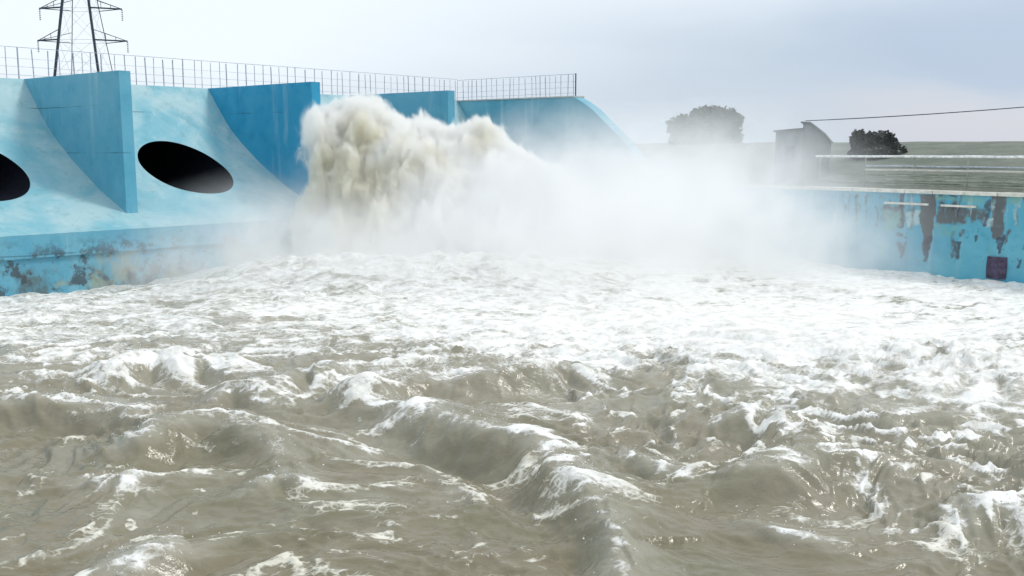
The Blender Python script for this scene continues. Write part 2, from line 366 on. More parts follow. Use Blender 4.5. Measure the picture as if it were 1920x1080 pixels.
m.add(vs, [(i*5+j, (i+1)*5+j, (i+1)*5+j+1, i*5+j+1) for i in range(k) for j in range(4)] + [tuple(i*5+4 for i in range(k+1)), tuple(i*5 for i in range(k+1))[::-1]])
m.build('drain_flap', M_RUST, rwall)['label'] = 'dark purple drain flap low on the wall'

# ------------------------------------------------------------------ embankment behind the wall, and the ground
def grass_mat():
    m, t = new_mat('bank_grass'); oc = t.n('ShaderNodeTexCoord').outputs['Object']
    a = t.noise(oc, .6, 6, .65); b = t.noise(oc, 9, 5, .7)
    c = t.mix(t.sm(a, .35, .65), (.13, .155, .125), (.21, .225, .185)); c = t.mix(t.sm(b, .45, .7, 0, .6), c, (.10, .12, .09))
    bs = t.n('ShaderNodeBsdfPrincipled', {'Base Color': c, 'Roughness': .9, 'Normal': t.n('ShaderNodeBump', {'Strength': .6, 'Distance': .08, 'Height': b}).outputs[0]})
    t.t.links.new(bs.outputs[0], t.n('ShaderNodeOutputMaterial').inputs[0]); return m
M_GRASS = grass_mat()
bank = [(.72, 3.30), (1.2, 3.38), (1.66, 3.62), (2.1, 3.70), (2.56, 3.95), (3.0, 4.04), (3.46, 4.28), (4.6, 4.38), (6.5, 4.75), (9, 5.2), (12, 5.42), (16, 5.48), (20, 5.4), (40, 4.6), (120, 4.0)]
sl = np.linspace(-60, 70, 261); vs = []
for s in sl:
    for (w_, z) in bank:
        j = .05*perlin2(np.array([s*.5]), np.array([w_*3.1]))[0] + .12*perlin2(np.array([s*.13+9]), np.array([w_*.2]))[0]*(w_ > 4)
        vs.append(R_(s, w_ + (0 if w_ < 1 else j), z + (0 if w_ < 1 else j*.6)))
nb = len(bank); idx = np.arange(len(vs)).reshape(len(sl), nb)
ff = np.stack([idx[:-1, :-1], idx[:-1, 1:], idx[1:, 1:], idx[1:, :-1]], -1).reshape(-1, 4)
if np.cross(vs[1]-vs[0], vs[nb]-vs[0])[2] < 0: ff = ff[:, ::-1]
# keep the bank on its own side of the wing wall
vs = np.array(vs); cen = vs[ff].mean(1); 
kl = np.linalg.solve(np.array([[-D[0], N[0]], [-D[1], N[1]]]), (cen-C0)[:, :2].T)      # dam frame u, v of each face
keep = ~((kl[0] > -.93) & (kl[1] < 15.1))
ff = ff[keep]
tag(mesh_obj('embankment', vs, ff, M_GRASS), kind='structure')
for k, (w_, z) in enumerate(((1.70, 3.63), (2.60, 3.96), (3.50, 4.29))):
    r = empty('kerb_edging', tuple(R_(6, w_, z-.3)), ('lowest', 'middle', 'topmost')[k] + ' of the pale concrete edgings stepping up the bank behind the wall', 'edging', 'edgings on the stepped bank')
    s = -2.0 + k*1.7; 
    while s < 24:
        ln = random.uniform(4, 9)
        if random.random() < .93:
            m = MB(); m.box8([R_(s,w_-.06,z-.06),R_(s+ln,w_-.06,z-.06),R_(s+ln,w_+.08,z-.06),R_(s,w_+.08,z-.06),R_(s,w_-.06,z+.04),R_(s+ln,w_-.06,z+.04),R_(s+ln,w_+.08,z+.04),R_(s,w_+.08,z+.04)])
            m.build('edging_stone', M_EDGE, r)
        s += ln + random.uniform(.05, .8)
# pipe rail on the bank
pr = empty('bar_railing', tuple(R_(8, 1.0, 3.35)), 'long low horizontal bar railing with white top pipe on the right hand wall', 'railing')
a_, b_ = R_(.1, 1.0, 4.74), R_(24, 1.0, 4.78); up_ = np.array([0, 0, 1.])
for dz_, rr_, e0, mt, nm in ((0, .050, 0, M_WHITE, 'top_rail'), (-.40, .026, .10, M_STEEL, 'rail'), (-.56, .045, .10, M_CONC, 'rail'), (-.80, .030, .14, M_EDGE, 'rail'), (-.97, .045, .14, M_EDGE, 'rail'), (-1.16, .03, .14, M_EDGE, 'rail')):
    m = MB(); q0 = a_+(b_-a_)*e0+up_*dz_
    for i in range(24):
        q1 = a_+(b_-a_)*(e0+(i+1)*(1-e0)/24)+up_*(dz_+random.uniform(-.012, .012)); m.bar(q0, q1, rr_, 6); q0 = q1
    m.build(nm, mt, pr)
for i in range(11):
    q = a_ + (b_-a_)*(i+.1)/11; MB().bar(q-up_*1.38, q-up_*.02, .032, 6).build('post', M_EDGE, pr)
# ground sheet to the horizon (river bed in front, land behind)
gx = np.concatenate([-np.geomspace(3000, 60, 14), np.linspace(-50, 50, 21), np.geomspace(60, 3000, 14)]); gy = np.concatenate([-np.geomspace(800, 20, 8), np.linspace(0, 120, 25), np.geomspace(140, 4500, 14)])
X, Y = np.meshgrid(gx, gy); Z = np.full_like(X, -2.2); far = (Y > 125); Z[far] = 3.2; Z[(Y > 70) & (X > 20)] = 3.2
idx = np.arange(X.size).reshape(X.shape); ff = np.stack([idx[:-1, :-1], idx[:-1, 1:], idx[1:, 1:], idx[1:, :-1]], -1).reshape(-1, 4)
tag(mesh_obj('ground', np.stack([X, Y, Z], -1).reshape(-1, 3), ff, M_GRASS), kind='structure')

# ------------------------------------------------------------------ hut and cable on the bank
hc = P(1503, 300, 45); hb = 3.7
hut = empty('pump_hut', (hc[0], hc[1], hb), 'small grey hut with a slanting roof half lost in mist on the bank', 'hut')
rx = np.array([math.cos(-.35), math.sin(-.35), 0]); ry = np.array([-rx[1], rx[0], 0]); hz = np.array([0, 0, 1.])
def H(a, b, z): return np.array([hc[0], hc[1], 0]) + rx*a + ry*b + hz*z
m = MB(); m.prism([H(-1.15,-.8,hb-.6), H(.05,-.8,hb-.6), H(.05,-.8,5.95), H(-1.15,-.8,5.85)], ry*1.8); m.build('annex_wall', M_HUT, hut)
m = MB(); m.prism([H(.053,-.9,hb-.6), H(1.25,-.9,hb-.6), H(1.25,-.9,5.35), H(.95,-.9,5.72), H(.35,-.9,6.2), H(.053,-.9,6.22)], ry*2.0); m.build('hut_wall', M_HUTD, hut)
m = MB(); m.prism([H(-.05,-1.02,6.24), H(.36,-1.02,6.22), H(.98,-1.02,5.74), H(1.34,-1.02,5.32), H(1.34,-1.02,5.38), H(.98,-1.02,5.81), H(.36,-1.02,6.29), H(-.05,-1.02,6.31)], ry*2.24); m.build('roof', M_ROOF, hut)
m = MB(); m.prism([H(-1.25,-.92,5.853), H(.05,-.92,5.953), H(.05,-.92,6.02), H(-1.25,-.92,5.92)], ry*2.04); m.build('annex_roof', M_ROOF, hut)
m = MB(); m.prism([H(-.7,-.84,4.0), H(-.7,-.84,5.2), H(-.25,-.84,5.2), H(-.25,-.84,4.0)], ry*.03); m.build('door', M_ROOF, hut)
pa = H(.12, -.2, 6.36); pb = P(2140, 180, 44)
m = MB(); prev = pa
for i in range(1, 31):
    t_ = i/30; q = pa + (pb-pa)*t_ - hz*.20*4*t_*(1-t_)*.6; m.bar(prev, q, .022, 5); prev = q
tag(m.build('cable', M_PYL, loc=tuple(pa)), 'thin dark overhead cable rising from the hut roof to the right', 'cable')
m = MB(); m.bar((pb[0], pb[1], 3.0), (pb[0], pb[1], pb[2]+.35), .13, 10, .09)
pole = tag(m.build('utility_pole', M_BARK, loc=(pb[0], pb[1], 3.0)), 'wooden pole carrying the far end of the overhead cable', 'pole')

# ------------------------------------------------------------------ trees
def leaf_mat(name, a, b):
    m, t = new_mat(name); oc = t.n('ShaderNodeTexCoord').outputs['Object']
    c = t.mix(t.n('ShaderNodeTexNoise', {'Vector': oc, 'Scale': 1.2, 'Detail': 5.0}).outputs[0], a, b)
    bs = t.n('ShaderNodeBsdfPrincipled', {'Base Color': c, 'Roughness': .6}); tr = t.n('ShaderNodeBsdfTranslucent', {'Color': b})
    mx = t.n('ShaderNodeMixShader', {0: .2, 1: bs.outputs[0], 2: tr.outputs[0]})
    t.t.links.new(mx.outputs[0], t.n('ShaderNodeOutputMaterial').inputs[0]); return m
M_LEAF = leaf_mat('dark_leaves', (.025, .05, .03), (.07, .10, .05)); M_LEAF2 = leaf_mat('dull_leaves', (.035, .045, .045), (.075, .085, .075))
def tree(base, top, blobs, label, mat, nleaf, leaf):
    base = np.array(base); t_ = empty('tree', tuple(base), label, 'tree')
    m = MB(); fork = base + (np.array([0, 0, top])*.45); m.bar(base, fork, .20, 8, .14)
    for (c_, r) in blobs: m.bar(fork, np.array(c_)-np.array([0, 0, r[2]*.2]), .09, 6, .025)
    m.build('trunk', M_BARK, t_)
    vs = []; fs = []; vol = np.array([r[0]*r[1]*r[2] for _, r in blobs]); vol = vol/vol.sum()
    for (c_, r), pv in zip(blobs, vol):
        for _ in range(int(nleaf*pv)):
            d_ = rng.normal(size=3); d_ /= np.linalg.norm(d_); rad = rng.random()**.38
            q = np.array(c_) + d_*np.array(r)*rad*(1+.22*perlin3((d_*2.3+np.array(c_))[None])[0])
            if perlin3((q*1.1)[None])[0] < -.34: continue
            a_ = rng.normal(size=3); a_ /= np.linalg.norm(a_); b_ = np.cross(a_, rng.normal(size=3)); b_ /= np.linalg.norm(b_)
            s_ = leaf*rng.uniform(.6, 1.4); i = len(vs)
            vs += [q-a_*s_, q+b_*s_*.5, q+a_*s_, q-b_*s_*.5]; fs.append((i, i+1, i+2, i+3))
    mesh_obj('crown', np.array(vs), np.array(fs), mat, t_)
    return t_
Dt = 62
c1 = P(1322, 245, Dt); px = Dt/FPX
tb = [(P(1322+dx, y, Dt+dd), (rx_*px, rx_*px, rz_*px)) for dx, y, rx_, rz_, dd in ((0, 232, 42, 30, 0), (-38, 240, 34, 24, .6), (38, 230, 32, 26, -.5), (10, 262, 50, 34, 0), (-40, 268, 30, 30, .5), (48, 258, 24, 24, .3), (14, 215, 30, 14, 0), (30, 290, 40, 30, 0), (-20, 300, 40, 30, 0))]
tree((c1[0], c1[1], 4.2), 4.0, tb, 'domed dark green tree rising out of the white spray', M_LEAF, 22000, .16)
Dt = 46.2; px = Dt/FPX; c1 = P(1640, 272, Dt)
tb = [(P(x, y, Dt+dd), (rx_*px, rx_*px, rz_*px)) for x, y, rx_, rz_, dd in ((1614, 268, 17, 18, 0), (1640, 268, 22, 20, .2), (1660, 264, 15, 17, 0), (1678, 282, 20, 14, .1), (1606, 264, 12, 18, 0), (1668, 268, 18, 18, 0), (1640, 290, 42, 16, 0), (1610, 285, 18, 16, 0), (1640, 262, 26, 16, .1), (1612, 252, 9, 8, 0), (1662, 250, 9, 6, 0))]
tree((c1[0], c1[1], 4.3), 1.2, tb, 'low flat-topped bushy tree on the grassy bank beside the hut', M_LEAF2, 12000, .12)

# ------------------------------------------------------------------ pylon beyond the dam
Dp = 105; pbse = P(169, 300, Dp)
pyl = empty('electricity_pylon', (pbse[0], pbse[1], 3.2), 'dark steel lattice pylon with short cross-arms standing behind the dam crest', 'pylon')
ca, sa = math.cos(.06), math.sin(.06)
def Y_(a, b, z): return np.array([pbse[0]+ca*a-sa*b, pbse[1]+sa*a+ca*b, z])
def hw_(z):
    z0, w0, z1, w1 = 13.9, 2.15, 21.5, 1.25; return max(.35, w0+(w1-w0)*(z-z0)/(z1-z0))
zs = [3.2, 8.5, 13.0, 16.6, 19.9, 23.2, 26, 28.5, 30.6]
for a in (-1, 1):
    for b in (-1, 1):
        m = MB()
        for z0, z1 in zip(zs[:-1], zs[1:]): m.bar(Y_(a*hw_(z0), b*hw_(z0), z0), Y_(a*hw_(z1), b*hw_(z1), z1), .15 if b < 0 else .045)
        m.build('leg', M_PYL, pyl)
m = MB()
for z0, z1 in zip(zs[:-1], zs[1:]):
    for (p0, p1) in (((-1,-1),(1,-1)), ((1,-1),(1,1)), ((1,1),(-1,1)), ((-1,1),(-1,-1))):
        a0, a1 = hw_(z0), hw_(z1)
        m.bar(Y_(p0[0]*a0, p0[1]*a0, z0), Y_(p1[0]*a1, p1[1]*a1, z1), .013); m.bar(Y_(p1[0]*a0, p1[1]*a0, z0), Y_(p0[0]*a1, p0[1]*a1, z1), .013)
        m.bar(Y_(p0[0]*a1, p0[1]*a1, z1), Y_(p1[0]*a1, p1[1]*a1, z1), .018)
m.build('bracing', M_PALE, pyl)
for z in (16.6, 19.95, 26.0):
    h = hw_(z); rl = 4.7 if z < 18 else 4.3
    for sgn in (-1, 1):
        m = MB(); tip = Y_(sgn*rl, 0, z+.05)
        for b in (-1, 1):
            m.bar(Y_(sgn*h, b*h, z), tip, .10 if b < 0 else .05); m.bar(Y_(sgn*hw_(z+1.1), b*hw_(z+1.1), z+1.1), tip, .04)
        for q in (.35, .65):
            lo = Y_(sgn*(h+(rl-h)*q), -h*(1-q), z+.03*q); hi = Y_(sgn*(h+(rl-h)*q), -h*(1-q), z+1.1*(1-q)); m.bar(lo, hi, .03)
        m.build('cross_arm', M_PYL, pyl)
        m = MB(); 
        for i in range(6): m.bar(tip-hz*(.1+.2*i), tip-hz*(.22+.2*i), .10, 8, .05)
        m.build('insulator', M_STEEL, pyl)

# ------------------------------------------------------------------ water
def catmull(pts, n=40):
    pts = np.array(pts, float); out = []
    q = np.vstack([2*pts[0]-pts[1], pts, 2*pts[-1]-pts[-2]])
    for i in range(len(pts)-1):
        p0, p1, p2, p3 = q[i:i+4]
        for t_ in np.linspace(0, 1, n, endpoint=False): out.append(.5*(2*p1+(p2-p0)*t_+(2*p0-5*p1+4*p2-p3)*t_*t_+(3*p1-p0-3*p2+p3)*t_**3))
    out.append(pts[-1]); return np.array(out)
def onwater(x, y, z=0.15):
    o = np.array([0, 0, CAMH]); r = P(x, y, 1)-o; q = o + r*(z-CAMH)/r[2]; return q[:2]
rows = [4.0]
while rows[-1] < 78: rows.append(rows[-1] + .030*(max(rows[-1], 8)/10)**1.22)
ry_ = np.array(rows); tcol = np.linspace(-.74, .74, 900)
WX = (ry_[:, None]+5)*tcol[None]; WY = np.repeat(ry_[:, None], len(tcol), 1)
shp = WX.shape; wx, wy = WX.ravel(), WY.ravel()
print('water verts', wx.size)
# domain warp, then choppy layers of ridged noise
q1 = perlin2(wx*.16+3, wy*.16); q2 = perlin2(wx*.16+40, wy*.16+9)
q3 = perlin2(wx*.55+7, wy*.55); q4 = perlin2(wx*.55+70, wy*.55+9)
ax_, ay_ = wx + 1.6*q1 + .5*q3, wy + 1.6*q2 + .5*q4
def ridge(x, y): return 1.07-np.sqrt(perlin2(x, y)**2+.0049)
def rot(x, y, a): return x*math.cos(a)-y*math.sin(a), x*math.sin(a)+y*math.cos(a)
h = np.zeros_like(wx)
a1, b1 = rot(ax_, ay_, .20); r1 = ridge(a1*.14, b1*.34); h += .17*(r1**2-.45)
a1, b1 = rot(ax_, ay_, -.18); r2 = ridge(a1*.32+5, b1*.80); h += .15*(r2**2.6-.38)
mod = sstep(-.6, .6, perlin2(wx*.2+20, wy*.2)) + .7*sstep(0, 5, wx)*sstep(10, 15, wy)*sstep(26, 20, wy)
bx_, by_ = ax_ + .20*perlin2(ax_*1.6, ay_*1.6), ay_ + .20*perlin2(ax_*1.6+50, ay_*1.6)
a1, b1 = rot(bx_, by_, .25); r3 = ridge(a1*.75+11, b1*1.7); h += (.06+.09*mod)*(r3**2.8-.36)
fd_ = 1-.55*sstep(20, 30, wy)
a1, b1 = rot(bx_, by_, -.2); r4 = ridge(a1*1.7+3, b1*3.4); h += fd_*(.032+.055*mod)*(r4**2.8-.36)
a1, b1 = rot(bx_, by_, .1); r5 = ridge(a1*3.6+3, b1*6.4); h += fd_*(.014+.026*mod)*(r5**2.4-.4)
h += .014*perlin2(bx_*7, by_*11) + .005*perlin2(bx_*14, by_*20)
dist = np.hypot(wx-0, wy)
h *= (.55 + .45*sstep(9, 19, dist))*(1-.35*sstep(22, 32, dist))
foam_c = np.zeros_like(wx); foam_w_ = np.zeros_like(wx)
def crest(px_pts, hgt, wf_, wb_, foam=1.0, z=.2, foam_w=.11):
    wf_ = wf_*.85
    """a breaking wave along a curve on the water: steep face on the near side, long back, foam on its lip"""
    global h, foam_c, foam_w_
    c_ = catmull([onwater(x, y, z) for x, y in px_pts]); n = len(c_)
    lo, hi = c_.min(0)-3, c_.max(0)+3; sel = np.where((wx > lo[0]) & (wx < hi[0]) & (wy > lo[1]) & (wy < hi[1]))[0]
    pts = np.stack([wx[sel] + .22*q3[sel] + .05*perlin2(wx[sel]*3, wy[sel]*3), wy[sel] + .22*q4[sel] + .05*perlin2(wx[sel]*3+9, wy[sel]*3)], 1)
    best = np.full(len(sel), 1e9); bi = np.zeros(len(sel), int)
    for k in range(n):
        d2 = ((pts-c_[k])**2).sum(1); b_ = d2 < best; best[b_] = d2[b_]; bi[b_] = k
    tg = np.gradient(c_, axis=0); tg /= np.linalg.norm(tg, axis=1)[:, None]+1e-9; nr = np.stack([-tg[:, 1], tg[:, 0]], 1)   # left-hand side of the curve: the face
    side_ = ((pts-c_[bi])*nr[bi]).sum(1); dd = np.sqrt(best); sd_ = np.where(side_ > 0, dd, -dd)                                 # positive on the face side
    t_ = bi/(n-1); env = np.sin(np.pi*np.clip(t_*.94+.03, 0, 1))**.5
    endd = np.where((bi == 0) | (bi == n-1), np.exp(-(dd/.5)**2), 1)
    pr_ = np.where(sd_ > 0, np.exp(-(sd_/wf_)**2) - .38*np.exp(-((sd_-1.7*wf_)/(1.1*wf_))**2), np.exp(-(sd_/wb_)**2))
    h[sel] += hgt*env*endd*pr_*(1+.25*q3[sel])
    foam_c[sel] = np.maximum(foam_c[sel], foam*env**.6*endd*np.where(sd_ > 0, np.exp(-(sd_/foam_w)**2), np.exp(-(sd_/(3.0*foam_w))**2)))
    foam_w_[sel] = np.maximum(foam_w_[sel], foam*env**.6*endd*np.where(sd_ > 0, np.exp(-(sd_/(2*foam_w))**2), np.exp(-(sd_/(6*foam_w))**2)))
# drawn right to left, so the steep face looks back at the bank the camera stands on
crest([(1150, 1010), (1120, 960), (1060, 900), (1000, 855), (930, 832), (850, 810), (770, 785), (690, 765), (620, 745)], .48, .5, 1.0, .78)
crest([(1150, 1085), (1140, 1040), (1148, 1000)], .25, .3, .5, .7)
crest([(275, 800), (200, 782), (120, 776), (30, 778), (-60, 786)], .42, .5, .9, .95)
crest([(545, 868), (480, 835), (420, 812), (360, 815), (290, 842), (230, 850)], .38, .45, .8, .8)
crest([(470, 700), (400, 680), (340, 682), (290, 672), (230, 690), (180, 700)], .5, .5, .9, .95, .35, .25)
crest([(640, 705), (560, 705), (500, 725)], .4, .45, .8, .5, .3)
crest([(1720, 905), (1660, 885), (1580, 880), (1500, 893), (1420, 905), (1340, 895)], .42, .6, .8, .8)
crest([(1980, 1010), (1925, 975), (1870, 968), (1810, 985)], .26, .4, .7, 1.0)
crest([(370, 1030), (330, 1040), (285, 1068), (260, 1095)], .22, .3, .6, .9)
crest([(600, 905), (540, 895), (490, 915)], .2, .3, .5, .7)
crest([(1100, 700), (1060, 692), (1000, 705), (900, 715), (760, 718)], .45, .5, .8, .4, .3)
crest([(1480, 845), (1440, 795), (1390, 800), (1330, 800)], .35, .4, .7, .8)
crest([(1300, 895), (1200, 870), (1140, 860)], .2, .3, .6, .8)
crest([(1560, 1010), (1470, 985), (1380, 965)], .18, .3, .6, .7)
crest([(500, 760), (450, 735), (390, 750)], .3, .35, .6, .8)
crest([(250, 915), (210, 905), (180, 915)], .14, .22, .4, .9)
crest([(830, 700), (700, 745), (640, 740)], .25, .35, .6, .6)
crest([(1800, 670), (1760, 655), (1690, 660)], .4, .5, .8, .4, .3)
# mounds of boiling foam where the jet lands
def mound(x, y, z, r, hgt):
    global h
    c_ = onwater(x, y, z); dd = ((wx-c_[0])**2 + (wy-c_[1])**2)/r**2; h += hgt*np.exp(-dd)*(1+.35*perlin2(wx*.8, wy*.8)+.2*perlin2(wx*2, wy*2))
for q in ((620, 490, .6, 3.6, .5), (820, 500, .6, 4.0, .5), (1020, 490, .6, 4.2, .45), (470, 495, .4, 2.6, .3), (1250, 480, .4, 5, .3)): mound(*q)
# the basin draws down along the left ledge
e = (np.stack([wx, wy], 1)-L(30, 9, 0)[:2]); h -= .6*np.exp(-((e@np.array([.731, -.682]))/4.5)**2)*sstep(20, 27, (C0[0]-wx)*D[0]+(C0[1]-wy)*D[1])
# foam cover: thick and white far out, breaking up towards the viewer
big = perlin2(wx*.12+31, wy*.16+5); md = perlin2(ax_*.5+1, ay_*.8+8); fi = perlin2(bx_*1.7+4, by_*2.8); vf = perlin2(bx_*5, by_*7)
edge_y = 20.5 - 3.0*sstep(0, 6, wx) + 1.2*sstep(-2, -8, wx)
cover = sstep(-6, 7, wy-edge_y + 2.0*big + 2.4*md + 1.2*fi)
lens = sstep(.16, .48, perlin2(bx_*.42+17, by_*1.05+3) + .35*perlin2(bx_*1.5, by_*3.2) + .18*big) * (.35+.65*sstep(.3, -.3, perlin2(wx*.17+60, wy*.2)))
foam = 1.0*cover - (.36+.16*sstep(2, 8, wx))*lens*cover + (.20*md + .17*fi + .10*vf)*(1-.55*cover) - .05
dash = sstep(.50, .66, perlin2(bx_*1.25+9, by_*4.2) + .25*vf)*sstep(.0, .45, md + .5*big + .15) + sstep(.55, .7, perlin2(bx_*2.6+31, by_*8))*sstep(.1, .5, fi+.4*md)*.8
rag = .35*fi + .3*vf
lip = sstep(.86, .99, r2 + .08*rag)*sstep(-.1, .5, md+big+.2) * .8 + sstep(.88, 1, r3 + .10*rag)*(.2+.6*mod)*sstep(-.3, .3, md+fi) + sstep(.90, 1, r4 + .1*rag)*.55*mod*sstep(-.1, .4, fi+md) + sstep(.92, 1, r5)*.3*mod*sstep(.0, .5, fi)
foam = np.maximum(np.maximum(foam, .25*cover + lip*.85), dash*.8) + foam_c*(.74+.45*fi+.35*vf)
right = sstep(1, 9, wx)*sstep(9, 16, wy); foam += right*(.16 + .25*fi + .15*vf) + .28*np.exp(-((wx-4)/6)**2-((wy-26)/5.5)**2) - .12*sstep(-3, -10, wx)*sstep(20, 30, wy)
foam = np.clip(foam, 0, 1.2)/1.2
air = np.clip(sstep(-11, 7, wy-edge_y + 2*big + 1.5*md)*.9 + .25*right + .3*sstep(0, .7, md)*sstep(-.3, .5, fi), 0, 1)
h += .05*foam_c*np.abs(perlin2(ax_*4, ay_*4)) + .08*cover*np.abs(perlin2(ax_*1.4+2, ay_*1.9))*sstep(.3, .7, foam)
idx = np.arange(wx.size).reshape(shp); ff = np.stack([idx[:-1, :-1], idx[:-1, 1:], idx[1:, 1:], idx[1:, :-1]], -1).reshape(-1, 4)
def water_mat():
    m, t = new_mat('muddy_water'); oc = t.n('ShaderNodeTexCoord').outputs['Object']
    at = t.n('ShaderNodeAttribute', attribute_name='foam').outputs['Fac']
    st = t.n('ShaderNodeMapping', {'Vector': oc, 'Scale': (1, 1.5, 1.2)}).outputs[0]
    wv = t.n('ShaderNodeVectorMath', {0: st, 1: t.vm('MULTIPLY', t.n('ShaderNodeTexNoise', {'Vector': st, 'Scale': 1.6, 'Detail': 3.0}).outputs['Color'], (.5, .5, .3))}, operation='ADD').outputs[0]
    f1 = t.noise(wv, 2.4, 6, .68); f2 = t.noise(wv, 9, 5, .7)
    ar = t.n('ShaderNodeAttribute', attribute_name='air').outputs['Fac']
    fv_ = t.m('ADD', at, t.m('ADD', t.m('MULTIPLY', t.m('SUBTRACT', f1, .5), .85), t.m('MULTIPLY', t.m('SUBTRACT', f2, .5), t.m('SUBTRACT', .55, t.m('MULTIPLY', ar, .3)))))
    def lace(sc_):
        vo = t.n('ShaderNodeTexVoronoi', {'Vector': wv, 'Scale': sc_}, feature='DISTANCE_TO_EDGE').outputs['Distance']
        return t.sm(vo, .22, .0)
    lc = t.m('ADD', t.m('MULTIPLY', lace(3.2), .6), t.m('MULTIPLY', lace(8.5), .4))
    fv_ = t.m('ADD', fv_, t.m('MULTIPLY', t.m('SUBTRACT', lc, .42), t.m('SUBTRACT', .52, t.m('MULTIPLY', ar, .34))))
    fo = t.sm(fv_, .38, .88)
    mud = t.mix(t.sm(t.noise(oc, .35, 4, .6), .35, .65), (.185, .170, .108), (.208, .178, .118))
    mud = t.mix(t.sm(t.noise(wv, 1.1, 5, .6), .45, .75, 0, .5), mud, (.275, .258, .185))
    mud = t.mix(t.m('MULTIPLY', ar, t.sm(f1, .3, .6, .55, .9)), mud, (.42, .405, .335))
    foamc = t.mix(t.sm(f1, .3, .65), t.mix(t.sm(ar, .1, .7), (.50, .475, .375), (.64, .63, .58)), t.mix(t.sm(ar, .1, .7), (.76, .735, .64), (.91, .905, .88)))
    c = t.mix(fo, mud, foamc)
    bh = t.m('ADD', t.m('MULTIPLY', t.noise(wv, 4, 4, .55), .7), t.m('MULTIPLY', fo, .5))
    bmp = t.n('ShaderNodeBump', {'Strength': .42, 'Distance': .10, 'Height': bh}).outputs[0]
    b = t.n('ShaderNodeBsdfPrincipled', {'Base Color': c, 'Roughness': t.m('ADD', t.m('MULTIPLY', fo, .45), .17), 'IOR': 1.33, 'Normal': bmp, 'Specular IOR Level': .5})
    t.t.links.new(b.outputs[0], t.n('ShaderNodeOutputMaterial').inputs[0]); return m
M_WATER = water_mat()
wat = mesh_obj('water', np.stack([wx, wy, h], 1), ff, M_WATER, None, True); tag(wat, kind='structure'); att(wat, 'foam', foam); att(wat, 'air', np.maximum(air, np.clip(foam_w_, 0, .65)))

# ------------------------------------------------------------------ the jet
def blob_mesh(blobs, voxel, smooth_it):
    bm = bmesh.new()
    for (c_, r) in blobs: bmesh.ops.create_icosphere(bm, subdivisions=3, radius=1, matrix=Matrix.Translation(Vector(c_)) @ Matrix.Diagonal((r[0], r[1], r[2], 1)))
    me = bpy.data.meshes.new('tmp'); bm.to_mesh(me); bm.free(); o = bpy.data.objects.new('tmp', me); COL.objects.link(o)
    r_ = o.modifiers.new('r', 'REMESH'); r_.mode = 'VOXEL'; r_.voxel_size = voxel
    if smooth_it: s_ = o.modifiers.new('s', 'SMOOTH'); s_.factor = .5; s_.iterations = smooth_it
    dg = bpy.context.evaluated_depsgraph_get(); dg.update(); ev = o.evaluated_get(dg); me2 = ev.to_mesh()
    n = len(me2.vertices); v = np.empty(n*3); me2.vertices.foreach_get('co', v); v = v.reshape(-1, 3)
    nr = np.empty(n*3); me2.vertices.foreach_get('normal', nr); nr = nr.reshape(-1, 3)
    k = len(me2.polygons); f_ = np.empty(len(me2.loops), np.int32); me2.loops.foreach_get('vertex_index', f_)
    tot = np.empty(k, np.int32); me2.polygons.foreach_get('loop_total', tot)
    assert (tot == 4).all(); f_ = f_.reshape(-1, 4); ev.to_mesh_clear(); bpy.data.objects.remove(o)
    return v, nr, f_
jb = [(602, 222, 47, .9), (652, 206, 47.6, 1.0), (696, 204, 47.6, .9), (905, 250, 46.4, .8), (950, 300, 45.8, 1.2), (1000, 338, 45.4, 1.25), (1050, 372, 45, 1.3), (1105, 402, 44.6, 1.3), (1165, 428, 44, 1.3), (1235, 448, 43.4, 1.3), (1300, 460, 42.8, 1.3), (1010, 400, 44.4, 1.6), (1100, 440, 43.6, 1.5), (1190, 465, 42.8, 1.4), (622, 246, 46.6, 1.25), (668, 228, 47.6, 1.25), (705, 240, 47.2, 1.3), (750, 262, 47, 1.4), (805, 276, 46.8, 1.45), (860, 276, 46.6, 1.3), (895, 284, 46.2, 1.2),
      (620, 310, 46.3, 1.5), (690, 320, 46, 2.2), (780, 335, 45.8, 2.3), (870, 345, 45.4, 2.1), (945, 360, 45, 1.8), (605, 385, 45.6, 1.5), (700, 410, 44.8, 2.4), (820, 425, 44, 2.6),
      (940, 430, 43.6, 2.4), (1030, 425, 43.5, 1.7), (1090, 450, 43.2, 1.5), (580, 440, 44.6, 1.4), (660, 480, 42.8, 1.8), (800, 490, 42, 2.0), (950, 490, 42, 1.8), (1080, 485, 42, 1.3)]
jblobs = [(tuple(P(x, y, d_)), (r, r, r)) for x, y, d_, r in jb]
v, nr, f_ = blob_mesh([(c_, tuple(x+.75 for x in r)) for c_, r in jblobs], .3, 5)
M_JET, t = new_mat('silty_spray')
geo = t.n('ShaderNodeNewGeometry').outputs['Position']; tot = None
for c_, r in jblobs:
    dv = t.vm('SUBTRACT', geo, tuple(map(float, c_))); q = t.m('DIVIDE', t.vm('DOT_PRODUCT', dv, dv), -(r[0]*.86)**2)
    g = t.m('EXPONENT', q); tot = g if tot is None else t.m('ADD', tot, g)
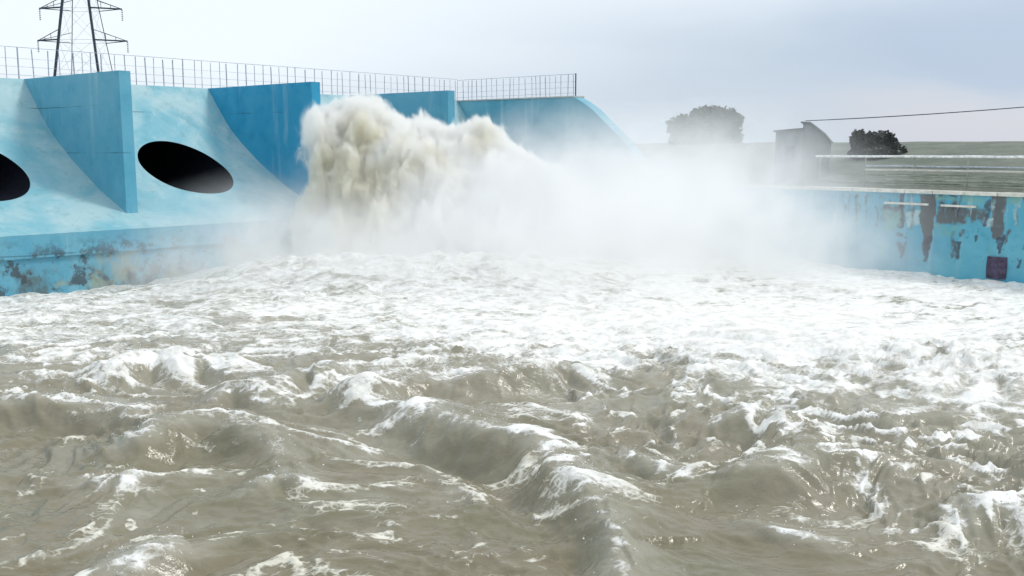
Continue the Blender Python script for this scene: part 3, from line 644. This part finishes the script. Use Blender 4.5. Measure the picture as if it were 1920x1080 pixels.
# torn streaks fan out from the outlet: noise stretched along the throw of the water
sp = t.n('ShaderNodeMapping', {'Vector': geo, 'Rotation': (0.5, .35, .6), 'Scale': (.85, .85, .42)}).outputs[0]
na = t.noise(sp, .55, 2, .5, .4); nb_ = t.noise(sp, 1.5, 6, .66, .5)
f = t.m('ADD', t.m('MULTIPLY', t.m('MINIMUM', tot, 1.15), .85), t.m('ADD', t.m('MULTIPLY', t.m('SUBTRACT', na, .5), 1.5), t.m('MULTIPLY', t.m('SUBTRACT', nb_, .5), 1.7)))
den = t.m('MULTIPLY', t.m('MULTIPLY', t.sm(f, .44, .80), t.sm(tot, .06, .3)), 6.0)
core = None
for x, y, d_, rx_, rz_, wt in ((680, 268, 45.8, 1.2, 1.7, 1.), (640, 340, 44.8, 1.9, 2.3, 1.0), (690, 390, 44, 2.1, 2.8, 1.15), (790, 340, 44.8, 2.3, 1.8, .85), (905, 275, 45.8, .9, 1.1, .9), (590, 380, 45, 1.5, 1.7, .7), (690, 440, 43, 2.0, 1.5, 1.1), (620, 290, 46, 1, 1, .5)):
    dv = t.vm('DIVIDE', t.vm('SUBTRACT', geo, tuple(map(float, P(x, y, d_)))), (rx_, 2.6, rz_))
    g = t.m('MULTIPLY', t.m('EXPONENT', t.m('MULTIPLY', t.vm('DOT_PRODUCT', dv, dv), -1.0)), wt); core = g if core is None else t.m('MAXIMUM', core, g)
silt = t.sm(t.m('ADD', core, t.m('MULTIPLY', t.m('SUBTRACT', t.noise(sp, .95, 5, .62, .3), .5), 1.5)), .14, .88)
cj = t.mix(silt, (.991, .988, .974), (.905, .880, .785))
vol = t.n('ShaderNodeVolumePrincipled', {'Color': cj, 'Density': den, 'Anisotropy': 0.0})
t.t.links.new(vol.outputs[0], t.n('ShaderNodeOutputMaterial').inputs['Volume'])
M_JET.cycles.volume_step_rate = .45
cen = np.mean(v, 0); jet = mesh_obj('water_jet', v, f_, M_JET, None, True, (float(cen[0]), float(cen[1]), 0.0))
tag(jet, 'towering burst of muddy brown and white water shooting from the dam', 'water jet')

# ------------------------------------------------------------------ drifting spray
GS = [(920, 485, 42, 3.2, 1.0), (1050, 462, 42, 3.6, 1.0), (1200, 465, 41.5, 3.4, .9), (1330, 455, 41, 3.4, .7), (1430, 440, 40, 3.2, .42), (1310, 380, 46, 3.0, .28), (1200, 415, 44, 2.6, .2),
      (1400, 345, 46, 3.2, .24), (1290, 335, 48, 3.2, .12), (1200, 310, 47, 3.2, .06), (1110, 340, 47, 3.2, .03), (620, 535, 40, 2.0, .42), (470, 500, 40.5, 2.4, .30), (1530, 425, 38.5, 3, .13), (760, 535, 39, 2.2, .6),
      (700, 545, 35, 2.4, .42), (1000, 530, 35, 3.4, .55), (1250, 515, 35, 3.4, .45), (560, 500, 40, 2.2, .35), (420, 525, 33, 2.4, .26), (560, 530, 36, 2.2, .3), (1480, 490, 37, 3.0, .25), (1620, 495, 34, 2.4, .12),
      (970, 370, 44.5, 2.0, .40), (1050, 410, 44, 2.2, .5), (1150, 440, 43.5, 2.4, .5), (1270, 455, 42.8, 2.4, .5), (880, 430, 42.5, 2.2, .22), (850, 535, 36, 2.6, .35), (560, 470, 42.5, 2.4, .30), (610, 450, 42.5, 2.2, .15), (360, 500, 39.2, 2.0, .36), (270, 515, 37.5, 1.6, .22), (490, 475, 40.8, 2.0, .25), (590, 400, 44, 2.2, .05), (700, 240, 46, 2.6, .03)]
M_MIST, t = new_mat('white_spray')
geo = t.n('ShaderNodeNewGeometry').outputs['Position']; tot = None
for x, y, d_, r, wt in GS:
    c_ = tuple(P(x, y, d_)); dv = t.vm('SUBTRACT', geo, c_); q = t.m('DIVIDE', t.vm('DOT_PRODUCT', dv, dv), -r*r)
    g = t.m('MULTIPLY', t.m('EXPONENT', q), wt); tot = g if tot is None else t.m('ADD', tot, g)
nz_ = t.noise(geo, .46, 7, .68, .8)
den = t.m('MULTIPLY', t.m('MULTIPLY', t.m('MAXIMUM', t.m('SUBTRACT', tot, .02), 0.0), t.sm(nz_, .32, .66, .06, 2.0)), .42)
vol = t.n('ShaderNodeVolumePrincipled', {'Color': (.9995, .9995, .9995), 'Density': den, 'Anisotropy': .25})
t.t.links.new(vol.outputs[0], t.n('ShaderNodeOutputMaterial').inputs['Volume'])
mb_ = [(tuple(P(x, y, d_)), (r*1.85, r*1.85, r*1.85)) for x, y, d_, r, wt in GS]
v, nr, f_ = blob_mesh(mb_, .6, 4)
cen = v.mean(0)
mist = mesh_obj('spray_mist', v, f_, M_MIST, None, True, (float(cen[0]), float(cen[1]), 0.0)); tag(mist, 'drifting white spray around the foot of the water jet', 'spray', kind='stuff')

# flecks of thrown water over the crests and round the jet
fl = rng.permutation(np.where((foam_c > .35) & (wy < 34) & (np.abs(wx) < wy*.6+1))[0])[:1100]
oc_v = np.array([(1,0,0),(-1,0,0),(0,1,0),(0,-1,0),(0,0,1),(0,0,-1)], float); oc_f = np.array([(0,2,4),(2,1,4),(1,3,4),(3,0,4),(2,0,5),(1,2,5),(3,1,5),(0,3,5)])
pos = np.stack([wx[fl], wy[fl], h[fl]], 1) + np.abs(rng.normal(size=(len(fl), 3)))*np.array([0, 0, .09]) + rng.normal(size=(len(fl), 3))*np.array([.14, .14, .02]); rad = rng.uniform(.003, .010, len(fl))*(1+wy[fl]*.03)
dv = (pos[:, None]+oc_v[None]*rad[:, None, None]*rng.uniform(.6, 1.5, (len(fl), 1, 3))).reshape(-1, 3); df = (oc_f[None]+6*np.arange(len(fl))[:, None, None]).reshape(-1, 3)
M_DROP = plain('white_droplets', (.85, .85, .80), .4)
tag(mesh_obj('spray_droplets', dv, df, M_DROP, None, True), kind='stuff')
